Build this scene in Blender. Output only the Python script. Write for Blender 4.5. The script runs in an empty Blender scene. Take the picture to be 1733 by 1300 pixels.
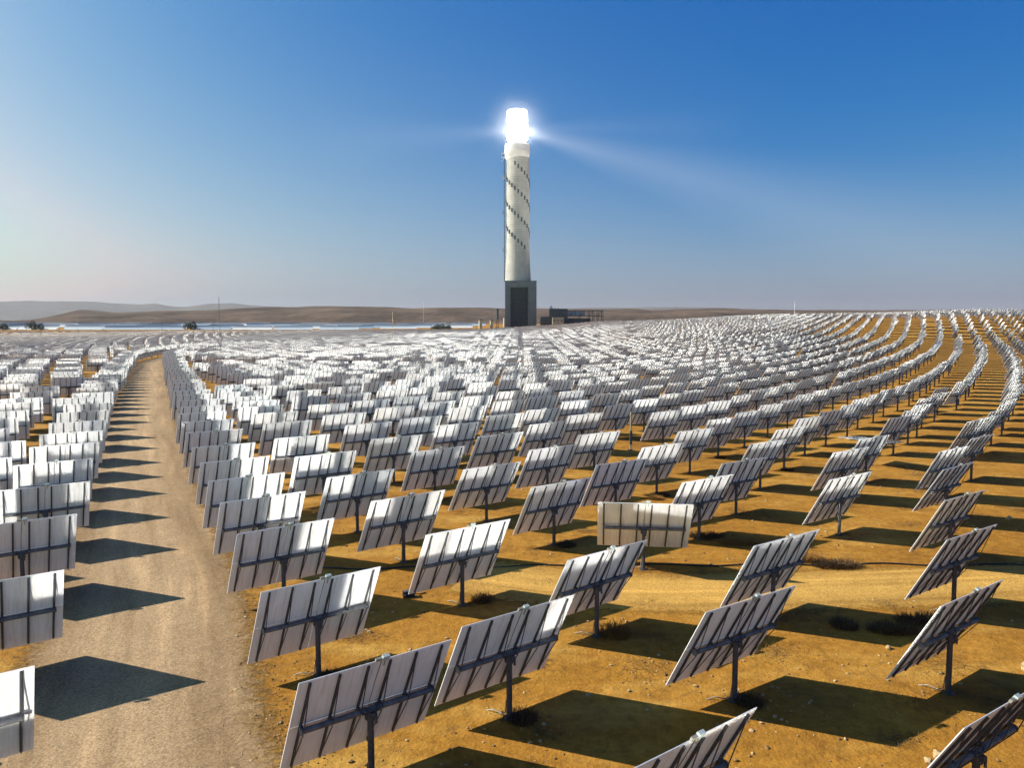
import bpy, math, random
import numpy as np
from mathutils import Vector, Matrix, Quaternion

random.seed(7)
rng = np.random.default_rng(11)
R = math.radians
scene = bpy.context.scene
COL = scene.collection

# ------------------------------------------------------------------ constants
SUN_AZ, SUN_EL = R(79.5), R(33.8)
SUN = np.array([-math.sin(SUN_AZ) * math.cos(SUN_EL), math.cos(SUN_AZ) * math.cos(SUN_EL), math.sin(SUN_EL)])
TOWER = (6.0, 905.0)
AIM = np.array([6.0, 905.0, 238.0])
CAM_H = 14.696
PW, PH, HP, OFF = 5.164, 4.03, 2.506, 0.22          # mirror width, height, tube height, plane offset

# ------------------------------------------------------------------ helpers
def link(o):
    COL.objects.link(o); return o

def tag(o, label=None, cat=None, group=None, kind=None):
    if label: o['label'] = label
    if cat: o['category'] = cat
    if group: o['group'] = group
    if kind: o['kind'] = kind
    return o

def empty(name, loc, rz=0.0):
    o = bpy.data.objects.new(name, None); o.empty_display_size = 0.5
    o.location = loc; o.rotation_euler = (0, 0, rz)
    return link(o)

class MB:
    """collects shapes into one mesh"""
    def __init__(s): s.v = []; s.f = []; s.m = []; s.smooth = []
    def add(s, vs, fs, m=0, smooth=False, mats=None):
        b = len(s.v); s.v.extend([tuple(map(float, p)) for p in vs])
        for i, f in enumerate(fs):
            s.f.append(tuple(b + k for k in f)); s.m.append(mats[i] if mats else m); s.smooth.append(smooth)
    def box(s, c, d, m=0, M=None, mats=None):
        x, y, z = d[0] / 2, d[1] / 2, d[2] / 2
        vs = [Vector((sx * x, sy * y, sz * z)) for sz in (-1, 1) for sy in (-1, 1) for sx in (-1, 1)]
        if M is not None: vs = [M @ p for p in vs]
        vs = [p + Vector(c) for p in vs]
        s.add(vs, [(0, 2, 3, 1), (4, 5, 7, 6), (0, 1, 5, 4), (2, 6, 7, 3), (0, 4, 6, 2), (1, 3, 7, 5)], m, mats=mats)
    def bar(s, a, b, w, m=0, d=None):
        a, b = Vector(a), Vector(b); z = (b - a); L = z.length; z.normalize()
        q = z.to_track_quat('Z', 'Y').to_matrix()
        s.box((a + b) / 2, (w, d or w, L), m, q)
    def cyl(s, a, b, r0, r1=None, n=12, m=0, caps=True, smooth=True):
        a, b = Vector(a), Vector(b); r1 = r0 if r1 is None else r1
        q = (b - a).normalized().to_track_quat('Z', 'Y').to_matrix()
        vs = []
        for c, r in ((a, r0), (b, r1)):
            for k in range(n):
                t = 2 * math.pi * k / n; vs.append(c + q @ Vector((r * math.cos(t), r * math.sin(t), 0)))
        s.add(vs, [(k, (k + 1) % n, n + (k + 1) % n, n + k) for k in range(n)], m, smooth)
        if caps: s.add(vs, [tuple(range(n - 1, -1, -1)), tuple(range(n, 2 * n))], m)
    def tube(s, pts, r, n=6, m=0):
        for a, b in zip(pts[:-1], pts[1:]): s.cyl(a, b, r, r, n, m, caps=False)
    def lathe(s, prof, n=48, m=0, c=(0, 0)):
        vs = [(c[0] + r * math.cos(2 * math.pi * k / n), c[1] + r * math.sin(2 * math.pi * k / n), z) for r, z in prof for k in range(n)]
        fs = [(i * n + k, i * n + (k + 1) % n, (i + 1) * n + (k + 1) % n, (i + 1) * n + k) for i in range(len(prof) - 1) for k in range(n)]
        s.add(vs, fs, m, True)
    def mesh(s, name, mats):
        me = bpy.data.meshes.new(name); me.from_pydata(s.v, [], s.f)
        for mt in mats: me.materials.append(mt)
        me.polygons.foreach_set('material_index', s.m); me.polygons.foreach_set('use_smooth', s.smooth); me.update()
        return me
    def build(s, name, mats, parent=None, M=None):
        o = bpy.data.objects.new(name, s.mesh(name, mats if isinstance(mats, (list, tuple)) else [mats]))
        if parent: o.parent = parent
        if M is not None: o.matrix_local = M
        return link(o)

def np_mesh(name, V, F, mats, midx=None, smooth=False):
    """V (n,3), F (m,4) quads"""
    me = bpy.data.meshes.new(name)
    me.vertices.add(len(V)); me.vertices.foreach_set('co', np.asarray(V, np.float32).ravel())
    k = F.shape[1]
    me.loops.add(F.size); me.loops.foreach_set('vertex_index', F.astype(np.int32).ravel())
    me.polygons.add(len(F)); me.polygons.foreach_set('loop_start', np.arange(0, F.size, k, dtype=np.int32))
    for mt in mats: me.materials.append(mt)
    if midx is not None: me.polygons.foreach_set('material_index', np.asarray(midx, np.int32))
    me.polygons.foreach_set('use_smooth', np.full(len(F), smooth))
    me.update(calc_edges=True); me.validate()
    return me

# ------------------------------------------------------------------ materials
def mat(name):
    m = bpy.data.materials.new(name); m.use_nodes = True
    nt = m.node_tree; b = nt.nodes['Principled BSDF']
    return m, nt, b

def N(nt, t, **kw):
    n = nt.nodes.new(t)
    for k, v in kw.items(): setattr(n, k, v)
    return n

def coords(nt, kind='Object', scale=None):
    tc = N(nt, 'ShaderNodeTexCoord')
    if scale is None: return tc.outputs[kind]
    mp = N(nt, 'ShaderNodeMapping'); mp.inputs['Scale'].default_value = scale
    nt.links.new(tc.outputs[kind], mp.inputs[0]); return mp.outputs[0]

def noise(nt, vec, scale, detail=4, rough=.55):
    n = N(nt, 'ShaderNodeTexNoise'); n.inputs['Scale'].default_value = scale
    n.inputs['Detail'].default_value = detail; n.inputs['Roughness'].default_value = rough
    nt.links.new(vec, n.inputs['Vector']); return n.outputs['Fac']

def ramp(nt, fac, stops):
    r = N(nt, 'ShaderNodeValToRGB'); e = r.color_ramp.elements
    while len(e) < len(stops): e.new(.5)
    for i, (p, c) in enumerate(stops):
        e[i].position = p; e[i].color = (*c, 1) if len(c) == 3 else c
    nt.links.new(fac, r.inputs[0]); return r.outputs[0]

def mix(nt, fac, a, b, mode='MIX'):
    n = N(nt, 'ShaderNodeMix', data_type='RGBA', blend_type=mode)
    for sock, v in ((0, fac), (6, a), (7, b)):
        if isinstance(v, (int, float)): n.inputs[sock].default_value = v
        elif isinstance(v, tuple): n.inputs[sock].default_value = (*v, 1)
        else: nt.links.new(v, n.inputs[sock])
    return n.outputs[2]

def bump(nt, b, h, strength=.5, dist=.05, prev=None):
    n = N(nt, 'ShaderNodeBump'); n.inputs['Strength'].default_value = strength; n.inputs['Distance'].default_value = dist
    nt.links.new(h, n.inputs['Height'])
    if prev is not None: nt.links.new(prev, n.inputs['Normal'])
    nt.links.new(n.outputs[0], b.inputs['Normal']); return n.outputs[0]

def simple(name, col, rough=.6, metal=0.0, var=.12, scale=6.0, spec=.3):
    m, nt, b = mat(name); v = coords(nt); f = noise(nt, v, scale, 5)
    lo = tuple(c * (1 - var) for c in col); hi = tuple(min(1, c * (1 + var)) for c in col)
    nt.links.new(ramp(nt, f, [(.3, lo), (.7, hi)]), b.inputs['Base Color'])
    b.inputs['Roughness'].default_value = rough; b.inputs['Metallic'].default_value = metal
    b.inputs['Specular IOR Level'].default_value = spec
    return m

def m_mirror(name, rough):
    m, nt, b = mat(name); b.inputs['Base Color'].default_value = (.84, .86, .87, 1)
    b.inputs['Metallic'].default_value = .9; b.inputs['Roughness'].default_value = rough
    return m

def m_back():
    m, nt, b = mat('white_coated_back'); v = coords(nt)
    info = N(nt, 'ShaderNodeObjectInfo')
    off = N(nt, 'ShaderNodeVectorMath', operation='SCALE'); off.inputs[0].default_value = (37.0, 11.0, 23.0); nt.links.new(info.outputs['Random'], off.inputs['Scale'])
    def moved(scale):
        a_ = N(nt, 'ShaderNodeVectorMath', operation='ADD'); nt.links.new(v, a_.inputs[0]); nt.links.new(off.outputs[0], a_.inputs[1])
        mp = N(nt, 'ShaderNodeMapping'); mp.inputs['Scale'].default_value = scale; nt.links.new(a_.outputs[0], mp.inputs[0]); return mp.outputs[0]
    f = noise(nt, moved((1, 1, 1)), 1.3, 5); g = noise(nt, moved((34, 34, 1.1)), 1.0, 3)
    drip = noise(nt, moved((9, 9, .5)), 1.0, 4, .6)
    c = ramp(nt, f, [(.3, (.80, .80, .80)), (.7, (.89, .89, .89))])
    c = mix(nt, .10, c, ramp(nt, g, [(.4, (.5, .47, .43)), (.62, (.86, .86, .86))]), 'MULTIPLY')
    c = mix(nt, .5, c, ramp(nt, drip, [(.34, (.72, .66, .58)), (.50, (1, 1, 1))]), 'MULTIPLY')
    c2 = mix(nt, info.outputs['Random'], (.97, .98, .985), (.87, .905, .95))
    c = mix(nt, 1.0, c, c2, 'MULTIPLY')
    nt.links.new(c, b.inputs['Base Color'])
    b.inputs['Roughness'].default_value = .5; b.inputs['Specular IOR Level'].default_value = .25
    bump(nt, b, g, .08, .01)
    return m

M_MIRROR = m_mirror('mirror_glass', .065); M_MIRROR_FAR = m_mirror('dusty_mirror_glass', .10); M_BACK = m_back()
M_STEEL = simple('dark_galvanised_steel', (.075, .078, .085), .5, .3, .3, 9)
M_TUBE = simple('weathered_grey_steel', (.13, .135, .14), .5, .3, .3, 5)
M_BOX = simple('pale_plastic_box', (.36, .42, .4), .5)
M_CABLE = simple('black_hose', (.015, .015, .017), .5)
M_CONDUIT = simple('pale_conduit', (.25, .235, .2), .5)
M_RED = simple('red_cable', (.3, .06, .04), .5)

def m_ground():
    m, nt, b = mat('desert_soil'); v = coords(nt)
    big = noise(nt, v, .035, 4, .6); mid = noise(nt, v, .45, 6, .62); fine = noise(nt, v, 7.0, 6, .65)
    c = ramp(nt, mid, [(.26, (0.158, 0.069, 0.009)), (.5, (0.270, 0.128, 0.017)), (.74, (0.341, 0.181, 0.032))])
    c = mix(nt, .55, c, ramp(nt, big, [(.33, (0.211, 0.092, 0.010)), (.67, (0.341, 0.173, 0.028))]))
    c = mix(nt, .5, c, ramp(nt, fine, [(.3, (.55, .52, .5)), (.6, (1.0, 1.0, 1.0)), (.8, (1.25, 1.25, 1.22))]), 'MULTIPLY')
    # brown weathered crust and litter patches
    lit = noise(nt, v, .16, 7, .7); f2 = ramp(nt, lit, [(.55, (0, 0, 0)), (.68, (1, 1, 1))])
    c = mix(nt, mix(nt, 1.0, f2, (.72, .72, .72), 'MULTIPLY'), c, (0.112, 0.049, 0.009))
    pale = ramp(nt, noise(nt, coords(nt, 'Object', (.10, .28, .2)), 1.0, 5, .6), [(.52, (0, 0, 0)), (.68, (.75, .75, .75))]); c = mix(nt, pale, c, (0.364, 0.215, 0.048))
    grit = noise(nt, v, 28, 3, .7); c = mix(nt, .5, c, ramp(nt, grit, [(.32, (.6, .58, .55)), (.5, (1, 1, 1)), (.7, (1.25, 1.22, 1.18))]), 'MULTIPLY')
    m2 = noise(nt, v, 1.9, 5, .6); c = mix(nt, .8, c, ramp(nt, m2, [(.30, (.68, .64, .58)), (.48, (.98, .97, .95)), (.70, (1.22, 1.24, 1.28))]), 'MULTIPLY')
    pv = N(nt, 'ShaderNodeTexVoronoi'); pv.inputs['Scale'].default_value = 3.1; nt.links.new(v, pv.inputs['Vector'])
    pit = ramp(nt, pv.outputs['Distance'], [(.035, (1, 1, 1)), (.09, (0, 0, 0))]); pse = ramp(nt, noise(nt, v, .9, 3), [(.48, (0, 0, 0)), (.56, (.8, .8, .8))])
    c = mix(nt, mix(nt, 1.0, pit, pse, 'MULTIPLY'), c, (.06, .03, .012))
    wv = N(nt, 'ShaderNodeTexWave', wave_type='BANDS'); wv.inputs['Scale'].default_value = .055; wv.inputs['Distortion'].default_value = 5.5; wv.inputs['Detail'].default_value = 1.2; wv.inputs['Detail Scale'].default_value = .35
    rot = N(nt, 'ShaderNodeMapping'); rot.inputs['Rotation'].default_value = (0, 0, .9); nt.links.new(v, rot.inputs[0]); nt.links.new(rot.outputs[0], wv.inputs['Vector'])
    trk = ramp(nt, wv.outputs['Fac'], [(.455, (0, 0, 0)), (.475, (1, 1, 1)), (.495, (.1, .1, .1)), (.515, (1, 1, 1)), (.54, (0, 0, 0))])
    brk = ramp(nt, noise(nt, v, .35, 4), [(.45, (0, 0, 0)), (.6, (.55, .55, .55))])
    c = mix(nt, mix(nt, 1.0, trk, brk, 'MULTIPLY'), c, (.16, .092, .030))
    # small pale stones
    vo = N(nt, 'ShaderNodeTexVoronoi'); vo.inputs['Scale'].default_value = 5.5; nt.links.new(v, vo.inputs['Vector'])
    st = ramp(nt, vo.outputs['Distance'], [(.08, (1, 1, 1)), (.16, (0, 0, 0))])
    sel = ramp(nt, noise(nt, v, 1.1, 2), [(.58, (0, 0, 0)), (.63, (.7, .7, .7))])
    c = mix(nt, mix(nt, 1.0, st, sel, 'MULTIPLY'), c, (0.323, 0.204, 0.061))
    nt.links.new(c, b.inputs['Base Color']); b.inputs['Roughness'].default_value = .95
    b.inputs['Specular IOR Level'].default_value = .1
    p = bump(nt, b, mid, .6, .35); p = bump(nt, b, fine, .75, .06, p)
    return m

def m_gravel(name, cols, alt):
    m, nt, b = mat(name); v = coords(nt); uv = coords(nt, 'UV')
    sep = N(nt, 'ShaderNodeSeparateXYZ'); nt.links.new(uv, sep.inputs[0])
    fine = noise(nt, v, 11, 6, .7); mid = noise(nt, v, .7, 5, .6)
    vo = N(nt, 'ShaderNodeTexVoronoi'); vo.inputs['Scale'].default_value = 14; nt.links.new(v, vo.inputs['Vector'])
    c = ramp(nt, fine, [(.25, cols[0]), (.5, cols[1]), (.75, cols[2])])
    vv = N(nt, 'ShaderNodeSeparateColor'); nt.links.new(vo.outputs['Color'], vv.inputs[0]); c = mix(nt, .55, c, ramp(nt, vv.outputs[0], [(.0, (.55, .52, .5)), (.5, (1, 1, 1)), (1, (1.3, 1.28, 1.25))]), 'MULTIPLY')
    c = mix(nt, .4, c, ramp(nt, mid, [(.3, (.78, .74, .68)), (.7, (1.1, 1.1, 1.1))]), 'MULTIPLY')
    # wheel ruts: across coordinate u, wobbling along the track
    wob = noise(nt, coords(nt, 'UV', (0, .06, 0)), 1.0, 3)
    mw = N(nt, 'ShaderNodeMath', operation='MULTIPLY_ADD'); nt.links.new(wob, mw.inputs[0]); mw.inputs[1].default_value = .12
    nt.links.new(sep.outputs[0], mw.inputs[2])
    cu = N(nt, 'ShaderNodeCombineXYZ'); nt.links.new(mw.outputs[0], cu.inputs[0])
    mv = N(nt, 'ShaderNodeMath', operation='MULTIPLY'); nt.links.new(sep.outputs[1], mv.inputs[0]); mv.inputs[1].default_value = .006
    nt.links.new(mv.outputs[0], cu.inputs[1])
    streak = noise(nt, cu.outputs[0], 9.0, 4, .6)
    c = mix(nt, .75, c, ramp(nt, streak, [(.30, (.62, .54, .46)), (.46, (.95, .91, .86)), (.56, (1.05, 1.0, .95)), (.68, (1.5, 1.42, 1.3))]), 'MULTIPLY')
    c = mix(nt, 1.0, c, ramp(nt, mw.outputs[0], [(.22, (.92, .9, .88)), (.40, (1.16, 1.17, 1.18)), (.66, (1.16, 1.17, 1.18)), (.84, (.92, .9, .88))]), 'MULTIPLY')
    # ragged shoulders fall back to soil
    ab = N(nt, 'ShaderNodeMath', operation='SUBTRACT'); nt.links.new(sep.outputs[0], ab.inputs[0]); ab.inputs[1].default_value = .5
    a2 = N(nt, 'ShaderNodeMath', operation='ABSOLUTE'); nt.links.new(ab.outputs[0], a2.inputs[0])
    nz = noise(nt, v, .9, 6, .7)
    a3 = N(nt, 'ShaderNodeMath', operation='MULTIPLY_ADD'); nt.links.new(nz, a3.inputs[0]); a3.inputs[1].default_value = .34; nt.links.new(a2.outputs[0], a3.inputs[2])
    edge = ramp(nt, a3.outputs[0], [(.49, (0, 0, 0)), (.60, (1, 1, 1))])
    soil = ramp(nt, noise(nt, v, 5.0, 8, .78), [(.38, alt[0]), (.58, alt[1])])
    c = mix(nt, edge, c, soil)
    nt.links.new(c, b.inputs['Base Color']); b.inputs['Roughness'].default_value = .95
    b.inputs['Specular IOR Level'].default_value = .1
    p = bump(nt, b, mid, .4, .2); bump(nt, b, fine, .8, .05, p)
    # broken rim: soil shows between the last patches of gravel
    rag = noise(nt, v, 2.6, 8, .75)
    a4 = N(nt, 'ShaderNodeMath', operation='MULTIPLY_ADD'); nt.links.new(rag, a4.inputs[0]); a4.inputs[1].default_value = .42; nt.links.new(a2.outputs[0], a4.inputs[2])
    gone = ramp(nt, a4.outputs[0], [(.575, (0, 0, 0)), (.66, (1, 1, 1))])
    tr = N(nt, 'ShaderNodeBsdfTransparent'); ms = N(nt, 'ShaderNodeMixShader'); out = nt.nodes['Material Output']
    nt.links.new(gone, ms.inputs[0]); nt.links.new(b.outputs[0], ms.inputs[1]); nt.links.new(tr.outputs[0], ms.inputs[2]); nt.links.new(ms.outputs[0], out.inputs['Surface'])
    return m

M_GROUND = m_ground()
M_ROAD = m_gravel('gravel_road_surface', ((.165, .112, .062), (.262, .187, .108), (.335, .248, .152)), ((.045, .028, .014), (.24, .135, .038)))
M_LANE = m_gravel('dirt_lane_surface', ((0.254, 0.142, 0.031), (0.355, 0.214, 0.053), (0.419, 0.272, 0.077)), ((0.203, 0.101, 0.017), (0.305, 0.160, 0.028)))
M_STONE = simple('pale_desert_stone', (.33, .235, .12), .9, 0, .25, 4)
M_STONE2 = simple('brown_clod', (.20, .115, .04), .95, 0, .35, 5)
M_SHRUB = simple('dry_brown_twigs', (.075, .04, .014), .9, 0, .5, 12)
M_STRAW = simple('dry_orange_straw', (.20, .095, .018), .9, 0, .4, 12)
M_LEAF = simple('dusty_dark_green_leaves', (.03, .042, .02), .8, 0, .4, 8)
M_BARK = simple('grey_bark', (.14, .1, .07), .9)

# ------------------------------------------------------------------ terrain
YK = np.array([-50, 0, 40, 100, 150, 200, 250, 300, 350, 430, 500, 600, 700, 850, 1000, 1300, 1700, 2500, 40000.])
TK = np.array([-.05, .05, .11, .35, .6])
ZT = np.array([
 [0, 0, 0, .7, .9, 1.1, 1.3, 1.6, 2, 2.7, 3.3, 4.3, 5.2, 6.2, 8, 12, 17, 14, 10],
 [0, 0, 0, .5, .6, .7, .9, 1.2, 1.7, 2.8, 4, 6.5, 8.5, 11, 12, 13, 17, 14, 10],
 [0, 0, 0, .4, .3, .3, .3, .6, 1.2, 2.6, 4.5, 8.5, 12, 14.5, 15, 15, 17, 14, 10],
 [0, 0, 0, 0, .2, .8, 2, 4, 6, 11, 15, 19, 20.5, 21, 20, 18, 17, 14, 10],
 [0, 0, 0, 0, .3, 1, 2.2, 3.4, 7.3, 19, 21, 21.5, 21, 20, 19, 18, 17, 14, 10]])
def _sl(Y, Z):
    d = np.diff(Z) / np.diff(Y); m = np.zeros_like(Z)
    m[1:-1] = np.where(d[:-1] * d[1:] > 0, 2 * d[:-1] * d[1:] / (d[:-1] + d[1:] + 1e-12), 0)
    return m
MS = np.array([_sl(YK, z) for z in ZT])
def terrain(x, y):
    x = np.asarray(x, float); y = np.asarray(y, float)
    yc = np.clip(y, -49, 39000); t = x / np.maximum(np.abs(yc) + 12, 12.)
    k = np.clip(np.searchsorted(YK, yc) - 1, 0, len(YK) - 2)
    h = YK[k + 1] - YK[k]; u = (yc - YK[k]) / h
    h00 = 2*u**3 - 3*u**2 + 1; h10 = u**3 - 2*u**2 + u; h01 = -2*u**3 + 3*u**2; h11 = u**3 - u**2
    P = [ZT[i][k]*h00 + MS[i][k]*h*h10 + ZT[i][k+1]*h01 + MS[i][k+1]*h*h11 for i in range(5)]
    z = P[0]
    for i in range(4):
        s = np.clip((t - TK[i]) / (TK[i+1] - TK[i]), 0, 1); s = s*s*(3 - 2*s)*.5 + s*.5
        z = z + (P[i+1] - P[i]) * s
    return z
def tz(x, y): return float(terrain(x, y))

def build_ground():
    a = np.concatenate([np.arange(-48, 48.01, .8), np.arange(53, 311, 5.0)])
    r = [0.0]; rr = 2.0
    while rr < 16500:
        r.append(rr); rr += max(1.5, rr * .022)
    r = np.array(r); th = np.radians(a)
    X = np.outer(r, np.sin(th)); Y = np.outer(r, np.cos(th)); Z = terrain(X, Y)
    V = np.stack([X, Y, Z], -1).reshape(-1, 3); n = len(a); q = np.arange(len(r) - 1)[:, None] * n; k = np.arange(n)[None]
    k2 = (k + 1) % n
    F = np.stack([q + k, q + n + k, q + n + k2, q + k2], -1).reshape(-1, 4)
    F = F[n:]                                   # leave the degenerate centre ring to a fan
    me = np_mesh('ground', V, F, [M_GROUND], smooth=True)
    o = tag(link(bpy.data.objects.new('ground', me)), kind='structure')
    return o
build_ground()

def strip(name, pts, width, material, lift, step=.7, across=9):
    P = [Vector((*p, 0)) for p in pts]
    # Catmull-Rom resample
    C = []
    for i in range(len(P) - 1):
        p0, p1, p2, p3 = P[max(i-1, 0)], P[i], P[i+1], P[min(i+2, len(P)-1)]
        n = max(2, int((p2 - p1).length / step))
        for k in range(n):
            t = k / n; C.append(.5*((2*p1) + (-p0+p2)*t + (2*p0-5*p1+4*p2-p3)*t*t + (-p0+3*p1-3*p2+p3)*t**3))
    C.append(P[-1]); c = np.array([[p.x, p.y] for p in C]); d = np.gradient(c, axis=0); d /= np.linalg.norm(d, axis=1)[:, None]
    nrm = np.stack([d[:, 1], -d[:, 0]], 1); s = np.concatenate([[0], np.cumsum(np.linalg.norm(np.diff(c, axis=0), axis=1))])
    u = np.linspace(0, 1, across); V = []; UV = []
    for i in range(len(c)):
        for uu in u:
            p = c[i] + nrm[i] * (uu - .5) * width
            V.append((p[0], p[1], tz(*p) - .025 + lift + .075 * (1 - (2*uu - 1)**2))); UV.append((uu, s[i]))
    k = np.arange(across - 1)[None]; q = np.arange(len(c) - 1)[:, None] * across
    F = np.stack([q + k, q + k + 1, q + across + k + 1, q + across + k], -1).reshape(-1, 4)
    me = np_mesh(name, np.array(V), F, [material], smooth=True)
    ul = me.uv_layers.new(name='UVMap'); UV = np.array(UV, np.float32); ul.data.foreach_set('uv', UV[F.ravel()].ravel())
    return tag(link(bpy.data.objects.new(name, me)), kind='structure'), c

ROAD = [(-1.0, -1.0), (-9.5, 17), (-14.2, 27), (-19.2, 39), (-25.0, 50.5), (-33.3, 67), (-42, 85), (-56.5, 115), (-86, 178), (-115, 240), (-127, 268), (-136, 300), (-139, 335), (-133, 372), (-118, 405), (-95, 430), (-60, 452), (-10, 468)]
road_o, road_c = strip('gravel_road', ROAD, 11.6, M_ROAD, .022)
LANE = [(-2.5, 43.6), (3, 41.6), (9, 40.8), (18, 41.3), (30, 42.5), (45, 44.6), (65, 48.5)]
lane_o, lane_c = strip('dirt_lane', LANE, 7.6, M_LANE, .016)

# camera frame (used only to choose which heliostats show largest)
F_PX, PITCH = 1282.4, R(4.471)
def project(x, y, z):
    z = z - CAM_H; fw = y * math.cos(PITCH) - z * math.sin(PITCH); up = y * math.sin(PITCH) + z * math.cos(PITCH)
    return 866.5 + F_PX * x / fw, 650 - F_PX * up / fw, fw

# ------------------------------------------------------------------ heliostat field layout (ground positions in metres)
SEEN = [(-4.5,23.2),(-8.1,30.7),(-12.0,38.9),(-0.1,27.3),(4.0,34.8),(-2.6,38.7),(8.7,28.6),(17.4,29.2),(27.1,46.0),(32.4,55.8),(-15.3,45.4),(-18.3,51.2),(-21.4,57.5),(-24.8,64.2),(-28.5,71.6),(-31.9,78.6),(-35.0,84.8),(-10.9,52.5),(-15.1,59.9),(-19.3,68.4),(-23.3,77.5),(-27.1,85.5),(-30.3,90.8),(-32.5,96.6),(-35.4,102.5),(-39.1,109.5),(-42.4,115.2),(-6.7,45.9),(-10.8,68.4),(-14.8,76.3),(-18.9,83.9),(-22.9,93.3),(-27.4,102.1),(-30.8,111.3),(-18.4,97.4),(-22.6,106.8),(-26.3,117.5),(-14.3,90.3),(-13.9,101.8),(-17.9,111.5),(-6.4,62.0),(-1.9,55.5),(-5.8,76.0),(-1.5,70.1),(2.8,49.6),(3.0,63.2),(3.3,77.6),(7.8,71.1),(-1.1,83.6),(3.3,89.8),(7.9,84.9),(-5.5,89.8),(-0.7,97.4),(-10.1,81.0),(-9.7,95.2),(-5.1,102.5),(4.0,104.3),(8.2,98.9),(-9.4,108.6),(-13.7,116.5),(-4.6,117.8),(-0.4,111.5),(4.3,117.3),(8.8,113.4),(7.9,56.9),(12.5,64.6),(17.5,73.7),(12.8,50.9),(17.3,57.6),(22.2,66.9),(17.8,88.5),(22.7,95.3),(22.7,82.6),(27.8,89.8),(27.6,76.0),(33.4,98.2),(13.1,94.9),(17.9,102.0),(13.4,109.9),(18.5,117.6),(23.1,111.0),(27.9,117.5),(27.5,101.3),(33.3,110.9),(39.0,120.3),(38.4,104.9),(43.4,112.7),(13.0,36.8),(22.6,37.8),(36.6,63.3),(4.1,18.8),(13.3,20.8),(-17.0,21.3),(-21.4,30.3),(-26.3,39.8),(-30.5,48.7),(-34.6,56.5),(-38.3,64.2),(-41.6,70.9),(-44.9,77.7),(-49.0,85.9),(-52.8,93.6),(-59.8,107.6),(-64.0,116.0),(-51.2,71.9),(-55.1,79.3),(-58.1,85.8),(-65.0,99.6),(-69.3,108.8),(-73.4,117.4),(22.9,52.1),(32.9,69.6),(43.2,85.0),(48.8,92.6),(53.0,98.4),(58.3,107.1),(64.3,114.6),(69.4,122.9),(50.1,82.3),(53.5,85.4),(58.5,91.7),(68.9,105.5),(33.1,84.8)]
FRONTAL = (7.9, 44.6); STOWED = (37.6, 78.5)
SEEN += [FRONTAL, STOWED]

def lattice():
    pts = []
    az = [-89.2,-83.8,-78.3,-73.5,-69.5,-65,-60.2,-55,-50.5,-46.5,-41.7,-36.5,-31.7,-26.9,-22.2,-17.4,-12.6,-7.8,-2.9,2.1,7,12.4,17.8,23.3,29.5,34,40,45.5,51,57,63,69]
    az = [az[0] - 4.95 * k for k in range(230, 0, -1)] + az + [az[-1] + 5.45 * k for k in range(1, 230)]
    for i, a in enumerate(az):
        if abs(a) > 1350: continue
        dx0 = 830 * math.sin(R(a / 15.5))
        for k in range(-56, 24):
            r = (821.0 if i % 2 == 0 else 828.0) + 14.0 * k
            if r < 70 or abs(dx0) > r * .97: continue
            y = TOWER[1] - math.sqrt(r * r - dx0 * dx0); x = TOWER[0] + dx0 + .012 * (y - 80)
            pts.append((x, y))
    P = np.array(pts)
    P += rng.normal(0, .28, P.shape)
    x, y = P[:, 0], P[:, 1]
    keep = (y > -14) & (y < 1010) & (np.abs(x) < .70 * y + 26)
    keep &= ~((np.abs(x - 40) < 75) & (y > 832))
    P = P[keep]
    S = np.array(SEEN)
    d = np.sqrt(((P[:, None, :] - S[None]) ** 2).sum(-1)).min(1)
    keep = d > np.where(P[:, 1] < 122, 6.0, 5.0)
    if len(EDGE): keep &= np.sqrt(((P[:, None, :] - np.array(EDGE)[None]) ** 2).sum(-1)).min(1) > 5.6
    dr = np.full(len(P), 1e9)
    for c in road_c[::3]: dr = np.minimum(dr, np.hypot(P[:, 0] - c[0], P[:, 1] - c[1]))
    keep &= dr > 6.0
    dl = np.full(len(P), 1e9)
    for c in lane_c[::2]: dl = np.minimum(dl, np.hypot(P[:, 0] - c[0], P[:, 1] - c[1]))
    keep &= dl > 3.4
    # gaps: foreground already listed row by row, service lanes further out
    r = np.hypot(P[:, 0] - TOWER[0], P[:, 1] - TOWER[1])
    qx, qy, qd = project(P[:, 0], P[:, 1], terrain(P[:, 0], P[:, 1]) + HP)
    inside = (qd > 3) & (np.abs(qx - 866) < 866 + 3.2 * F_PX / np.maximum(qd, 3)) & (qy < 1300 + 3.0 * F_PX / np.maximum(qd, 3))
    keep &= ~(inside & (P[:, 1] < 60) & (np.abs(P[:, 0]) < 30))
    keep &= ~((P[:, 0] > 9.5) & (P[:, 1] < 20))  # unseen units dropped here to keep their beams off the near corner
    keep &= (np.abs(r - 700) > 3.4) | (P[:, 0] > 20)
    keep &= rng.random(len(P)) > .012
    return P[keep]

def road_edges():
    out = []
    seg = np.linalg.norm(np.diff(road_c, axis=0), axis=1); s_ = np.concatenate([[0], np.cumsum(seg)]); d = np.gradient(road_c, axis=0); d /= np.linalg.norm(d, axis=1)[:, None]
    for side, y0, off in ((1, 88, 6.6), (-1, 119, 6.5)):
        st = s_[np.argmax(road_c[:, 1] > y0)]
        while st < s_[-1]:
            i = min(int(np.searchsorted(s_, st)), len(road_c) - 1); p = road_c[i] + side * off * np.array([d[i, 1], -d[i, 0]]) + rng.normal(0, .2, 2); out.append((p[0], p[1])); st += 7.6
    S = np.array(SEEN)
    return [p for p in out if np.hypot(S[:, 0] - p[0], S[:, 1] - p[1]).min() > 5.5]
EDGE = road_edges()
LAT = lattice()
ALL = np.vstack([np.array(SEEN), np.array(EDGE), LAT])
ZG = terrain(ALL[:, 0], ALL[:, 1])

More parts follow.
